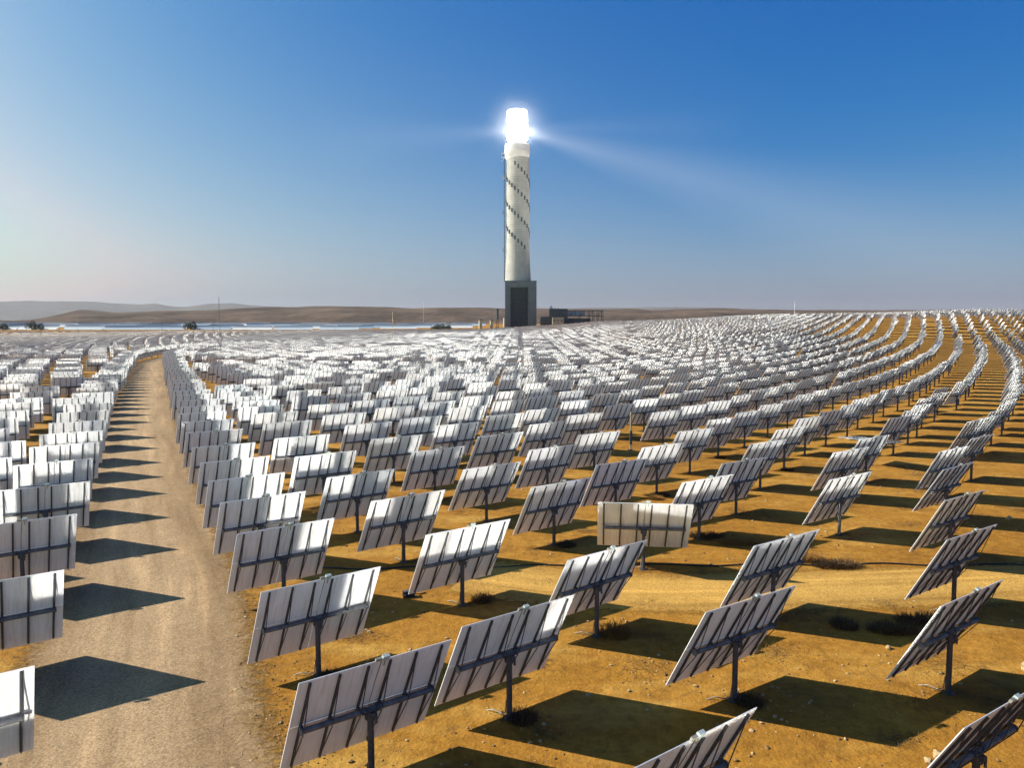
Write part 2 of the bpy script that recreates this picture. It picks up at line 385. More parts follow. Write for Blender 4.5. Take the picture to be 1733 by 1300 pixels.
def normals(P, Z):
    n_ = len(P); c = np.column_stack([P, Z + HP]); r = np.hypot(P[:, 0] - TOWER[0], P[:, 1] - TOWER[1])
    aim = np.tile(AIM, (n_, 1)); low_wide = rng.random(n_) > .10        # most units aim low and wide: beams stripe neighbouring backs, shaft stays dimmer
    side = np.where(P[:, 0] < TOWER[0], -1.0, 1.0)
    aim[low_wide, 0] += (side * 48 + rng.uniform(-8, 8, n_))[low_wide]
    aim[low_wide, 2] = (Z + HP + np.clip(r, 330, 950) * np.tan(np.radians(11.7 + np.clip((830 - r) / 230, 0, 1) * 2.5)) + rng.uniform(-5, 5, n_))[low_wide]
    t = aim - c; t /= np.linalg.norm(t, axis=1)[:, None]
    n = t + SUN; n /= np.linalg.norm(n, axis=1)[:, None]
    return n
NRM = normals(ALL, ZG)
yaw = np.arctan2(-NRM[:, 0], NRM[:, 1]) + rng.normal(0, R(.55), len(ALL))
elv = np.arcsin(NRM[:, 2]) + rng.normal(0, R(.7), len(ALL))
odd = rng.random(len(ALL)) < .006
odd[ALL[:, 1] < 260] = False
yaw[odd] += rng.normal(0, R(35), odd.sum()); elv[odd] += rng.normal(0, R(14), odd.sum())
iF, iS = len(SEEN) - 2, len(SEEN) - 1
yaw[iF], elv[iF] = R(-6.5), R(39)
yaw[iS], elv[iS] = R(-52), R(86.4)

px, py, dep = project(ALL[:, 0], ALL[:, 1], ZG + HP)
mx = 2.7 * F_PX / dep
inview = (px > -mx) & (px < 1733 + mx) & (py < 1300 + 2.2 * F_PX / dep) & (dep > 5)
size = np.where(inview, F_PX / dep, 0)
order = np.argsort(-size)
IND = [int(i) for i in order[:300]]
FULL = set(IND[:150])

# ------------------------------------------------------------------ heliostat parts
RIBX = [-2.23, -1.30, -.37, .37, 1.30, 2.23]
def part_meshes():
    P = {}
    b = MB()
    b.cyl((0, 0, -.3), (0, 0, 2.28), .115, .105, 14); b.cyl((0, 0, 0.0), (0, 0, .05), .24, .24, 14); b.cyl((0, 0, 2.2), (0, 0, 2.26), .18, .18, 14)
    for k in range(6):
        t = k * math.pi / 3; b.cyl((.19*math.cos(t), .19*math.sin(t), .05), (.19*math.cos(t), .19*math.sin(t), .09), .018, .018, 6)
    P['post'] = b.mesh('post', [M_STEEL])
    b = MB()
    b.cyl((0, 0, 2.26), (0, 0, 2.42), .19, .17, 14); b.box((0, 0, 2.47), (.30, .26, .16)); b.box((.0, -.12, 2.40), (.16, .22, .14))
    b.cyl((.17, -.02, HP), (.30, -.02, HP), .12, .12, 12); b.cyl((-.17, -.02, HP), (-.30, -.02, HP), .12, .12, 12)
    b.cyl((.1, -.2, 2.1), (.1, -.2, 2.42), .045, .045, 8)
    P['drive_unit'] = b.mesh('drive_unit', [M_STEEL])
    b = MB(); b.cyl((-2.28, 0, 0), (2.28, 0, 0), .098, .098, 14)
    for x in (-2.28, 2.28): b.cyl((x - .015, 0, 0), (x + .015, 0, 0), .125, .125, 14)
    P['torque_tube'] = b.mesh('torque_tube', [M_TUBE])
    b = MB()
    b.box((0, .165, 0), (.05, .07, 3.86)); b.box((0, .196, 0), (.085, .006, 3.84))
    b.box((0, .06, 0), (.07, .16, .2))
    for s in (-1, 1): b.bar((.0, -.10, s * .06), (.0, .135, s * 1.62), .028)
    P['rib'] = b.mesh('rib', [M_STEEL])
    b = MB(); gx, gz = .008, .012; w, h = PW / 2 - gx, PH / 2 - gz
    b.box((0, OFF, 0), (w, .022, h), mats=[1, 1, 1, 0, 1, 1])
    P['mirror_panel'] = b.mesh('mirror_panel', [M_MIRROR, M_BACK])
    b = MB(); b.box((.16, .20, PH / 2 + .10), (.22, .12, .16)); b.box((-.08, .20, PH / 2 + .08), (.2, .08, .1), 1); b.bar((.16, .17, PH/2 - .25), (.16, .17, PH/2 + .05), .03, 1)
    P['sensor_box'] = b.mesh('sensor_box', [M_BOX, M_CONDUIT])
    b = MB(); b.tube([(0, .17, -.02), (0, .18, 1.0), (.03, .185, 1.98)], .011, 5)
    P['signal_cable'] = b.mesh('signal_cable', [M_STEEL])
    pts = [(-.95 + .0, .55, -.02), (-.62, .36, .12), (-.34, .2, .06), (-.15, .06, .18), (-.12, 0, .7)]
    b = MB(); b.tube(pts, .022, 6); P['conduit'] = b.mesh('conduit', [M_CONDUIT])
    return P
PART = part_meshes()

def tilt_matrix(yw, e):
    return Matrix.Translation((0, 0, HP)) @ Matrix.Rotation(yw, 4, 'Z') @ Matrix.Rotation(e, 4, 'X')

def child(name, me, parent, M=None):
    o = bpy.data.objects.new(name, me); COL.objects.link(o); o.parent = parent
    if M is not None: o.matrix_local = M
    return o

ORD = ['first','second','third','fourth','fifth','sixth','seventh','eighth','ninth','tenth','eleventh','twelfth','thirteenth','fourteenth','fifteenth','sixteenth','seventeenth','eighteenth','nineteenth','twentieth']
def ordinal(n):
    if n < 20: return ORD[n]
    tens = {2:'twenty',3:'thirty',4:'forty',5:'fifty',6:'sixty',7:'seventy'}[(n+1)//10]
    return (tens[:-1]+'ieth' if tens.endswith('y') else tens) if (n+1) % 10 == 0 else tens + '-' + ORD[n % 10]

# arcs round the tower, counted from the camera, each read from left to right
rad = np.hypot(ALL[:, 0] - TOWER[0], ALL[:, 1] - TOWER[1])
arcs = {}
for i in IND: arcs.setdefault(int(round((893.0 - rad[i]) / 7.0)), []).append(i)
LABEL = {}
for ai, key in enumerate(sorted(arcs)):
    row = sorted(arcs[key], key=lambda i: px[i])
    for k, i in enumerate(row):
        view = math.atan2(ALL[i, 0], ALL[i, 1]); turn = abs(view + yaw[i])
        look = 'nearly edge-on heliostat' if turn > R(62) else ('slantwise heliostat' if turn > R(34) else 'broadside heliostat')
        LABEL[i] = f'{look} in {ordinal(ai)} mirror arc from the camera, {ordinal(k)} from its left end'
LABEL[iF] = 'cream-backed heliostat turned square to the camera among slanting ones, beside the pale lane'
LABEL[iS] = 'heliostat laid flat like a table, pale mirror facing the sky'

# simple template (quads): tilt group and fixed group
def template(level):
    V, Fq, MI, G = [], [], [], []
    def box(c, d, mats, g, skip=()):
        b = len(V); x, y, z = d[0]/2, d[1]/2, d[2]/2
        for sz in (-1, 1):
            for sy in (-1, 1):
                for sx in (-1, 1): V.append((c[0]+sx*x, c[1]+sy*y, c[2]+sz*z)); G.append(g)
        for k, f in enumerate([(0,2,3,1),(4,5,7,6),(0,1,5,4),(2,6,7,3),(0,4,6,2),(1,3,7,5)]):
            if k in skip: continue
            Fq.append(tuple(b+j for j in f)); MI.append(mats[k] if isinstance(mats, list) else mats)
    mm = [1, 1, 1, 0, 1, 1]
    if level == 2:
        for sx in (-1, 1):
            for sz in (-1, 1): box((sx*PW/4, OFF, sz*PH/4), (PW/2-.016, .022, PH/2-.024), mm, 1)
    else: box((0, OFF, 0), (PW, .022, PH), mm, 1)
    box((0, 0, 0), (4.56, .17, .17), 2, 1)
    if level >= 1:
        for x in RIBX: box((x, .165, 0), (.065, .08, 3.86), 2, 1, skip=(3,))
    if level == 2:
        box((.16, .20, PH/2+.10), (.22, .12, .16), 3, 1)
        box((0, 0, 2.38), (.34, .34, .3), 2, 0)
    box((0, 0, 1.1), (.2, .2, 2.8), 2, 0, skip=(0, 1))
    return np.array(V), np.array(Fq), np.array(MI), np.array(G)
TPL = {k: template(k) for k in (0, 1, 2)}
HM = [M_MIRROR, M_BACK, M_STEEL, M_BOX]

def place(level, idx):
    V, Fq, MI, G = TPL[level]; n = len(idx)
    cy, sy, ce, se = np.cos(yaw[idx]), np.sin(yaw[idx]), np.cos(elv[idx]), np.sin(elv[idx])
    t = V[None].repeat(n, 0)
    x = t[..., 0]; y = t[..., 1] * ce[:, None] - t[..., 2] * se[:, None]; z = t[..., 1] * se[:, None] + t[..., 2] * ce[:, None]
    X = x * cy[:, None] - y * sy[:, None]; Y = x * sy[:, None] + y * cy[:, None]; Z = z + HP
    fx = (G == 0)[None]
    X = np.where(fx, t[..., 0], X); Y = np.where(fx, t[..., 1], Y); Z = np.where(fx, t[..., 2], Z)
    return np.stack([X, Y, Z], -1), Fq, MI

GROUP = 'heliostats of the mirror field'
for i in IND:
    loc = (float(ALL[i, 0]), float(ALL[i, 1]), float(ZG[i]))
    if i in FULL:
        root = empty('heliostat', loc); tag(root, LABEL[i], 'heliostat', GROUP)
        sc = 1.07 if i == iF else 1.0
        T = tilt_matrix(float(yaw[i]), float(elv[i])) @ Matrix.Diagonal((sc, 1, sc, 1))
        child('post', PART['post'], root)
        child('drive_unit', PART['drive_unit'], root, Matrix.Rotation(float(yaw[i]), 4, 'Z'))
        child('torque_tube', PART['torque_tube'], root, T)
        for x in RIBX: child('rib', PART['rib'], root, T @ Matrix.Translation((x, 0, 0)))
        for sx in (-1, 1):
            for sz in (-1, 1): child('mirror_panel', PART['mirror_panel'], root, T @ Matrix.Translation((sx * PW / 4, 0, sz * PH / 4)))
        child('sensor_box', PART['sensor_box'], root, T)
        if dep[i] < 75: child('signal_cable', PART['signal_cable'], root, T)
        if dep[i] < 50: child('conduit', PART['conduit'], root, Matrix.Rotation(rng.uniform(-.5, .5), 4, 'Z'))
    else:
        v, f, mi = place(2, np.array([i]))
        me = np_mesh('heliostat', v[0], f, HM, mi)
        o = bpy.data.objects.new('heliostat', me); o.location = loc; link(o); tag(o, LABEL[i], 'heliostat', GROUP)

REST = np.array([i for i in range(len(ALL)) if i not in set(IND)])
def build_rest():
    d = np.hypot(ALL[REST, 0], ALL[REST, 1]); Vs, Fs, Ms, b = [], [], [], 0
    for lv, sel in ((2, d < 60), (1, (d >= 60) & (d < 430)), (0, d >= 430)):  # nearest level: unseen units added so their beams light visible backs
        idx = REST[sel]
        if not len(idx): continue
        v, f, mi = place(lv, idx)
        if lv == 2: mi = np.where(mi == 0, 4, mi)
        v = v + np.column_stack([ALL[idx], ZG[idx]])[:, None, :]
        n, k = v.shape[:2]
        Vs.append(v.reshape(-1, 3)); Fs.append((f[None] + (np.arange(n) * k)[:, None, None] + b).reshape(-1, 4)); Ms.append(np.tile(mi, n)); b += n * k
    me = np_mesh('rest_of_heliostats', np.vstack(Vs), np.vstack(Fs), [M_MIRROR_FAR] + HM[1:] + [M_MIRROR], np.concatenate(Ms))
    o = link(bpy.data.objects.new('rest_of_heliostats', me))
    tag(o, 'rest of the mirror field: thousands of far heliostats and unseen near ones', 'heliostats', kind='stuff')
build_rest()
print('heliostats', len(ALL), 'individual', len(IND))

# ------------------------------------------------------------------ solar tower
def m_concrete(name, lo, hi, band=.06):
    m, nt, b = mat(name); v = coords(nt)
    f = noise(nt, v, .12, 6, .6)
    c = ramp(nt, f, [(.3, lo), (.7, hi)])
    w = N(nt, 'ShaderNodeTexWave', wave_type='BANDS', bands_direction='Z'); w.inputs['Scale'].default_value = .11; w.inputs['Distortion'].default_value = .6
    nt.links.new(v, w.inputs['Vector'])
    c = mix(nt, .45, c, ramp(nt, w.outputs['Fac'], [(.0, (.6, .6, .58)), (.22, (1, 1, 1))]), 'MULTIPLY')
    st = noise(nt, coords(nt, 'Object', (.5, .5, .02)), 1, 4)
    c = mix(nt, .25, c, ramp(nt, st, [(.35, (.6, .58, .55)), (.6, (1, 1, 1))]), 'MULTIPLY')
    nt.links.new(c, b.inputs['Base Color']); b.inputs['Roughness'].default_value = .85
    return m
M_CONC = m_concrete('pale_concrete', (.265, .26, .235), (.365, .355, .32))
M_CONCG = m_concrete('grey_concrete', (.10, .118, .12), (.15, .172, .172))
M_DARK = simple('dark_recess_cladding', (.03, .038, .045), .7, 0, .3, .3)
M_DARKS = simple('dark_plant_steel', (.05, .06, .065), .6, .2, .3, .4)
M_WHITE = simple('white_cladding', (.6, .58, .54), .6)
M_CREAM = simple('cream_render', (.38, .34, .23), .8, 0, .08, .5)
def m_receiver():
    m, nt, b = mat('receiver_sun_emission'); b.inputs['Base Color'].default_value = (.9, .9, .9, 1)
    b.inputs['Emission Color'].default_value = (1, .985, .96, 1); b.inputs['Emission Strength'].default_value = 30  # emission replaces the concentrated sunlight that whitens the receiver
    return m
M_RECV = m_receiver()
TB = tz(*TOWER) - .5

def tower():
    root = empty('solar_tower', (TOWER[0], TOWER[1], TB))
    tag(root, 'tall pale concrete solar tower with a blinding white receiver on top', 'solar tower')
    def zb(z): return CAM_H + 905 * math.tan(math.atan((650 - (550 - (z - CAM_H) / .7057)) / F_PX) - PITCH) - TB
    # podium with a deep dark recess towards the camera
    b = MB(); x0, x1, xa, xb_, zt, zr = -14.1, 22.6, -7.8, 12.7, zb(66.2), zb(59.0)
    yf, yr, ym = -18, 18, -9
    b.box(((x0 + xa) / 2, 0, zt / 2), (xa - x0, yr - yf, zt)); b.box(((xb_ + x1) / 2, 0, zt / 2), (x1 - xb_, yr - yf, zt))
    b.box(((xa + xb_) / 2, (ym + yr) / 2, zt / 2), (xb_ - xa - .004, yr - ym - .3, zt - .1)); b.box(((xa + xb_) / 2, (yf + ym) / 2, (zr + zt) / 2), (xb_ - xa - .004, ym - yf - .2, zt - zr - .2))
    b.box(((x0 + x1) / 2, 0, zt + .25), (x1 - x0 + .6, yr - yf + .6, .5))
    pod = b.build('podium', M_CONCG, root)
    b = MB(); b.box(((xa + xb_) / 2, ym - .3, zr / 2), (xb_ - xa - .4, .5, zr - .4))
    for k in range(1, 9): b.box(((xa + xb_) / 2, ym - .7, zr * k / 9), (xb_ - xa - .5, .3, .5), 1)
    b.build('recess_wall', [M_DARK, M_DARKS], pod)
    prof = [(15.8, zb(66.6)), (15.3, zb(70)), (14.6, zb(82)), (14.0, zb(96)), (13.6, zb(110)), (13.4, zb(126)), (13.5, zb(150)), (13.5, zb(175)), (13.3, zb(195)), (13.1, zb(214))]
    b = MB(); b.lathe(prof, 72)
    for z in range(78, 212, 12): b.lathe([(13.2, zb(z)), (13.9 if z > 100 else 14.9, zb(z + .2)), (13.9 if z > 100 else 14.9, zb(z + .5)), (13.2, zb(z + .7))], 72) if False else None
    shaft = b.build('shaft', M_CONC, root, Matrix.Translation((.9, 0, 0)))
    b = MB()
    b.lathe([(13.0, zb(213.9)), (14.6, zb(216)), (14.6, zb(229)), (14.0, zb(230.2)), (9.8, zb(230.6)), (9.6, zb(234))], 72)
    b.lathe([(15.2, zb(221.0)), (15.2, zb(222.2)), (14.5, zb(222.3))], 72); b.lathe([(14.6, zb(220.9)), (15.2, zb(221.0))], 72)
    for k in range(24):
        t = 2 * math.pi * k / 24; b.box((14.62 * math.cos(t), 14.62 * math.sin(t), zb(225.5)), (.35, .35, 7.0), 0, Matrix.Rotation(t, 3, 'Z'))
    b.build('collar', M_WHITE, root)
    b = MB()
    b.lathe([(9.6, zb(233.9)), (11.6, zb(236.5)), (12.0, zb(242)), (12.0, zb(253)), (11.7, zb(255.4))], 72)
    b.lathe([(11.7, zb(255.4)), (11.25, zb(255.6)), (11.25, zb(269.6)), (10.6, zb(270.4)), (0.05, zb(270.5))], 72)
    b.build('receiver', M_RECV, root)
    # stepped cable galleries winding round the shaft
    def rad_at(z):
        zz = zb(z)
        for (r0, a0), (r1, a1) in zip(prof[:-1], prof[1:]):
            if a0 <= zz <= a1: return r0 + (r1 - r0) * (zz - a0) / (a1 - a0)
        return 13.2
    for start in (220.5, 191.0, 161.5, 132.6):
        for k in range(-1, 13):
            z = start - k * 3.7; th = math.pi + R(9) + R(16.5) * k
            if z > 208 or z < 106: continue
            r = rad_at(z) + .05
            b = MB(); b.box((.1, 0, 0), (1.1, 1.9, 4.7)); b.box((.7, 0, 0), (.3, .9, 3.2))
            w = b.build('gallery_window', M_DARKS, shaft, Matrix.Translation((r * math.cos(th), r * math.sin(th), zb(z))) @ Matrix.Rotation(th, 4, 'Z'))
    b = MB(); b.box((-15.0, -2, (zb(66.8) + zb(214)) / 2), (.9, 1.2, zb(214) - zb(66.8)))
    for z in range(72, 214, 6): b.bar((-15, -2, zb(z)), (-13, -2, zb(z)), .35)
    b.build('lift_rail', M_DARKS, root)
    for z, s, m in ((103.5, 1.0, M_DARKS), (148, 1.0, M_DARKS), (190, 1.1, M_CREAM), (214.5, 2.2, M_WHITE)):
        b = MB(); b.box((-15.9, -2, zb(z)), (2.4 * s, 3.2, .5)); b.box((-15.9, -2, zb(z + 2.2 * s)), (2.4 * s, 3.2, .25))
        for dx in (-1, 1):
            for dy in (-1.5, 1.5): b.bar((-15.9 + dx * 1.1 * s, -2 + dy, zb(z)), (-15.9 + dx * 1.1 * s, -2 + dy, zb(z + 2.2 * s)), .22)
        b.bar((-15.9 - 1.1 * s, -3.5, zb(z - 2.4 * s)), (-14, -3.5, zb(z)), .25)
        b.build('balcony', m, root)
tower()

S905 = 905 / F_PX
def wx(p): return (p - 866.5) * S905
def plant():
    # power block to the right of the tower
    y0 = 880.0; g = tz(60, y0)
    z = lambda p: CAM_H + (550 - p) * y0 / F_PX
    root = empty('power_block', (wx(970), y0, g)); tag(root, 'dark power block with open steel cooling frame right of the tower foot', 'power plant')
    X = lambda p: (p - 970) * y0 / F_PX; Zl = lambda p: z(p) - g
    b = MB(); b.box(((X(927) + X(957)) / 2, 6, Zl(523) / 2), (X(957) - X(927), 20, Zl(523)))
    for k in range(7): b.box((X(929 + 4 * k), -4.3, Zl(534)), (.5, .6, Zl(523) - Zl(545)))
    for p, q in ((524, 531), (541, 543)): b.box(((X(927) + X(957)) / 2, -4.4, (Zl(p) + Zl(q)) / 2), (X(957) - X(927), .5, .5))
    b.build('boiler_house', M_DARKS, root)
    b = MB()
    for p, h in ((928, 519), (930, 517.5), (932, 520.5), (936, 521), (941, 521)): b.cyl((X(p), 2, Zl(525)), (X(p), 2, Zl(h)), .45, .4, 8)
    b.build('vent_pipe', M_DARKS, root)
    b = MB(); xl, xr = X(955), X(1016.5)
    for yy in (-3, 12):
        for p in (526.2, 535.0): b.bar((xl, yy, Zl(p)), (xr, yy, Zl(p)), .7)
        for k in range(9):
            xx = xl + (xr - xl) * k / 8; b.bar((xx, yy, Zl(535)), (xx, yy, Zl(526)), .5)
            if k < 8 and k % 2: b.bar((xx, yy, Zl(535)), (xx + (xr - xl) / 8, yy, Zl(526)), .3)
        for k in (3, 5, 6, 7, 8): b.bar((xl + (xr - xl) * k / 8, yy, -2), (xl + (xr - xl) * k / 8, yy, Zl(535)), .6)
    b.box(((xl + xr) / 2, 4.5, Zl(534.6)), (xr - xl, 14, .6))
    b.build('cooling_frame', M_DARKS, root)
    b = MB(); b.box(((X(957) + X(985)) / 2, 5, (Zl(527.5) + Zl(534)) / 2), (X(985) - X(957), 9, Zl(527.5) - Zl(534))); b.build('cooling_bank', simple('blue_grey_fins', (.25, .31, .36), .5), root)
    b = MB(); b.box(((X(912) + X(996)) / 2, 8, Zl(539) / 2), (X(996) - X(912), 16, Zl(539)))
    for k in range(10): b.box((X(914 + 1.5 * k), 2, Zl(537.5 + (k % 3))), (1.2, 3, 3.0))
    b.build('plant_hall', M_DARKS, root)
    b = MB(); b.box((0, 0, 5.4), (X(952.5) - X(934), 6, 10.8)); b.box((0, 0, 11.0), (X(952.5) - X(934) + .5, 6.5, .4))
    o = b.build('service_building', M_CREAM, None, Matrix.Translation((wx(943) * y0 / 905, y0 - 12, z(538) - 11)))
    for k in range(3):
        w = MB(); w.box((-4 + 4 * k, -3.05, 7.5), (1.6, .12, 1.4)); w.build('window', M_DARK, o)
    tag(o, 'small cream flat-roofed building in front of the dark power block', 'building')
    for p, t0, w_, hl, lab in ((813.5, 540, 5.8, 556, 'left of the two pale capped tanks standing left of the tower'), (832, 540.5, 5.4, 556, 'right of the two pale capped tanks, beside the dark stack')):
        gz = tz(wx(p), 900) - 1; h = CAM_H + (550 - t0) * 900 / F_PX - gz
        b = MB(); r = w_ * .705 / 2; b.cyl((0, 0, 0), (0, 0, h - 1.6), r, r, 20); b.cyl((0, 0, h * .5), (0, 0, h * .5 + .3), r + .12, r + .12, 20)
        o = b.build('storage_tank', M_CREAM, None, Matrix.Translation((wx(p), 900, gz))); tag(o, lab, 'tank', 'pale tanks by the tower')
        b = MB(); b.cyl((0, 0, h - 1.6), (0, 0, h - .9), r + .3, r + .3, 20); b.cyl((.8, 0, h - .9), (.8, 0, h), r * .5, r * .4, 12); b.build('cap', M_DARKS, o)
    gz = tz(wx(842), 900) - 1; h = CAM_H + (550 - 522.5) * 900 / F_PX - gz
    b = MB(); b.cyl((0, 0, h * .52), (0, 0, h), 1.5, 1.4, 16); b.cyl((0, 0, h - .6), (0, 0, h + .1), 1.7, 1.7, 16)
    o = b.build('exhaust_stack', M_DARKS, None, Matrix.Translation((wx(842), 900, gz))); tag(o, 'slim dark exhaust stack on a rusty lattice left of the tower', 'stack')
    b = MB()
    for sx in (-1.3, 1.3):
        for sy in (-1.3, 1.3): b.bar((sx, sy, 0), (sx, sy, h * .55), .4)
    for k in range(6):
        zz = h * .09 * k + 1; b.box((0, 0, zz), (3, 3, .3)); b.bar((-1.3, -1.4, zz), (1.3, -1.4, zz + h * .09), .2)
    b.build('lattice', simple('rusty_steel', (.22, .11, .05), .8), o)
    b = MB(); b.box((0, 0, 2.5), (6, 5, 5)); b.build('base_house', M_CREAM, o)
    gz = tz(wx(853), 900) - 1; h = CAM_H + (550 - 539) * 900 / F_PX - gz
    b = MB(); b.cyl((0, 0, 0), (0, 0, h), .9, .9, 12); b.cyl((0, 0, h), (0, 0, h + .4), 1.1, 1.1, 12)
    tag(b.build('vent_pipe', M_WHITE, None, Matrix.Translation((wx(853.2), 896, gz))), 'thin white vent pipe hugging the left foot of the tower', 'pipe')
plant()

# ------------------------------------------------------------------ poles
def pole(pxx, y, ptop, pbase, r, m, label, collar=False):
    x = (pxx - 866.5) / F_PX * (y * .997 + .9); g = tz(x, y)
    top = CAM_H + (550 - ptop) / F_PX * y
    b = MB(); b.cyl((0, 0, -.3), (0, 0, top - g), r, r * .7, 8); b.cyl((0, 0, top - g), (0, 0, top - g + .3), r * 1.2, r * .5, 8)
    if collar: b.box((0.02, -r, 1.5), (r * 2.4, r * 2.2, 1.6), 1); b.cyl((0, 0, 0), (0, 0, .12), r * 2.6, r * 2.6, 10, 1)
    o = b.build('pole', [m, M_STEEL], None, Matrix.Translation((x, y, g))); tag(o, label, 'pole'); return o
M_POLEW = simple('white_pole', (.5, .5, .48), .5); M_POLEB = simple('beige_pole', (.3, .24, .14), .6)
pole(1067.5, 86, 702, 775, .11, M_POLEB, 'beige pole with a dark control box, standing between the heliostats', True)
pole(373.5, 255, 505, 600, .11, M_STEEL, 'tall thin dark mast above the mirrors near the road bend')
pole(665, 420, 529, 590, .13, M_POLEB, 'thin pale mast in the middle of the far mirrors, left of the tower')
pole(1343, 520, 511, 535, .14, M_POLEW, 'thin white mast on the crest of the right-hand slope')
pole(275, 560, 536, 565, .13, M_STEEL, 'short grey mast far off in front of the brown hills')
pole(361, 700, 543, 560, .15, M_STEEL, 'stub mast beside the far dark tree in front of the hills')
pole(717, 1450, 512, 548, .35, M_POLEW, 'faint white mast on the skyline left of the tower')

# ------------------------------------------------------------------ trough collectors beyond the field
def m_trough():
    m, nt, b = mat('trough_sky_painted'); v = coords(nt); info = N(nt, 'ShaderNodeObjectInfo')
    f = noise(nt, v, .08, 4)
    c = ramp(nt, f, [(.35, (.24, .33, .39)), (.7, (.42, .49, .53))])
    c = mix(nt, .75, c, ramp(nt, info.outputs['Random'], [(.0, (.10, .17, .24)), (.35, (.34, .44, .50)), (.7, (.55, .60, .60)), (1, (.75, .74, .68))]))  # reflected sky and cream highlights painted into the base colour
    nt.links.new(c, b.inputs['Base Color'])
    b.inputs['Roughness'].default_value = .4; b.inputs['Metallic'].default_value = 0
    return m
M_TROUGH = m_trough()
def troughs():
    K = 8; L, w = 46.0, 6.8; vs = []
    for j in range(K + 1):
        q = -1 + 2 * j / K; yy = q * w / 2; zz = .30 * q * q * w / 2; a = R(40)
        Y = yy * math.cos(a) - zz * math.sin(a); Z = yy * math.sin(a) + zz * math.cos(a) + 3.6
        for xx in (-L / 2, L / 2):
            vs.append((xx, Y, Z))
        for xx in (-L / 2, L / 2): vs.append((xx, Y + .15, Z - .12))
    fs = [(4*j, 4*j+1, 4*j+5, 4*j+4) for j in range(K)] + [(4*j+2, 4*j+6, 4*j+7, 4*j+3) for j in range(K)] + [(4*j, 4*j+4, 4*j+6, 4*j+2) for j in range(K)] + [(4*j+1, 4*j+3, 4*j+7, 4*j+5) for j in range(K)]
    b = MB(); b.add(vs, fs, 0, False); me = b.mesh('trough_collector', [M_TROUGH])
    b = MB()
    for q in range(4): b.bar((-22 + 14.6 * q, .9, -2), (-22 + 14.6 * q, .4, 3.6), .3)
    b.tube([(-L/2, -1.6, 6.2), (L/2, -1.6, 6.2)], .1, 6); st = b.mesh('frame', [M_STEEL])
    for row in range(7):
        y = 905 + 62 * row + (10 if row > 3 else 0); n = 0
        x = -.72 * y - 10 + (row % 3) * 9; xr = -75 if row < 2 else -30 + row
        while x < xr - L / 2:
            if not (row == 0 and x > -170) and rng.random() > .12:
                o = bpy.data.objects.new('trough_collector', me); o.location = (x, y, tz(x, y) + .2); o.rotation_euler = (0, 0, rng.normal(.05, .05)); link(o)
                tag(o, f'pale blue solar trough, {ordinal(n)} from the left in the {ordinal(row)} row below the hills', 'solar trough', 'solar troughs below the hills')
                c = bpy.data.objects.new('frame', st); c.parent = o; link(c); n += 1
            x += L + (2.5 if n % 3 else 9)
troughs()

# ------------------------------------------------------------------ hills
def hills(name, prof, D, depth, mats, cell, rough, seed, x_lo, x_hi, base):
    g = np.random.default_rng(seed)
    nx, ny = int((x_hi - x_lo) / cell), max(14, int(2 * depth / cell))
    X = np.linspace(x_lo, x_hi, nx); Y = np.linspace(D - depth, D + depth, ny)
    pxs = np.array([p[0] for p in prof]); pys = np.array([p[1] for p in prof])
    GX, GY = np.meshgrid(X, Y)
    crest = np.interp(GX / GY * F_PX + 866.5, pxs, CAM_H + (550 - pys) * D / F_PX)
    u = (GY - D) / depth; bell = np.clip(1 - np.abs(u) ** 1.6, 0, 1)
    Z = base + (crest - base) * bell
    # ridged gullies made from summed sines and random phases
    nz = np.zeros_like(Z)
    for o in range(5):
        f = 2 ** o / (depth * .55)
        for _ in range(4):
            a = g.uniform(0, math.pi); ph = g.uniform(0, 6.28)
            nz += np.abs(np.sin((GX * math.cos(a) + GY * math.sin(a)) * f * 2.2 + ph)) * .5 ** o
    nz -= nz.mean()
    Z += nz * rough * np.clip(1 - bell * .8, .12, 1) * np.clip(bell * 4, 0, 1)
    Z[0] = base - 20; Z[-1] = base - 20; Z[:, 0] = base - 20; Z[:, -1] = base - 20
    V = np.stack([GX, GY, Z], -1).reshape(-1, 3)
    k = np.arange(nx - 1)[None]; q = np.arange(ny - 1)[:, None] * nx
    F = np.stack([q + k, q + k + 1, q + nx + k + 1, q + nx + k], -1).reshape(-1, 4)
    tag(link(bpy.data.objects.new(name, np_mesh(name, V, F, mats, smooth=True))), kind='structure')
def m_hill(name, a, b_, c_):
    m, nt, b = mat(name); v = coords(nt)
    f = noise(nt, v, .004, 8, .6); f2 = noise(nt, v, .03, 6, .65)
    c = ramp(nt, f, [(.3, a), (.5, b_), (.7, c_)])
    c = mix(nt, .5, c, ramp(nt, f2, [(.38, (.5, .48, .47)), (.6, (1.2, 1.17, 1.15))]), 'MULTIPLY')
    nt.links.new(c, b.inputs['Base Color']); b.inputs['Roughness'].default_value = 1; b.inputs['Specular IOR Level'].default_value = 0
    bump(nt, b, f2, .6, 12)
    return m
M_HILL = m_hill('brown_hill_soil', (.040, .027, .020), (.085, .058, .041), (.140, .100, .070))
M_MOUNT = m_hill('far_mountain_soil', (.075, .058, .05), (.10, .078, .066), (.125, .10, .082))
hills('brown_hills', [(-500, 549), (0, 546), (60, 541), (100, 534), (140, 526), (200, 530), (250, 528), (300, 527), (350, 526), (400, 523), (450, 522), (520, 521), (600, 520), (650, 520), (700, 522), (780, 522), (850, 523), (940, 524), (1000, 524), (1030, 524.5), (1080, 523.5), (1100, 526), (1160, 524), (1250, 525), (1300, 526), (1500, 525.5), (1733, 526), (2300, 526)], 3600, 1100, [M_HILL], 30, 19, 3, -3600, 3900, 8)
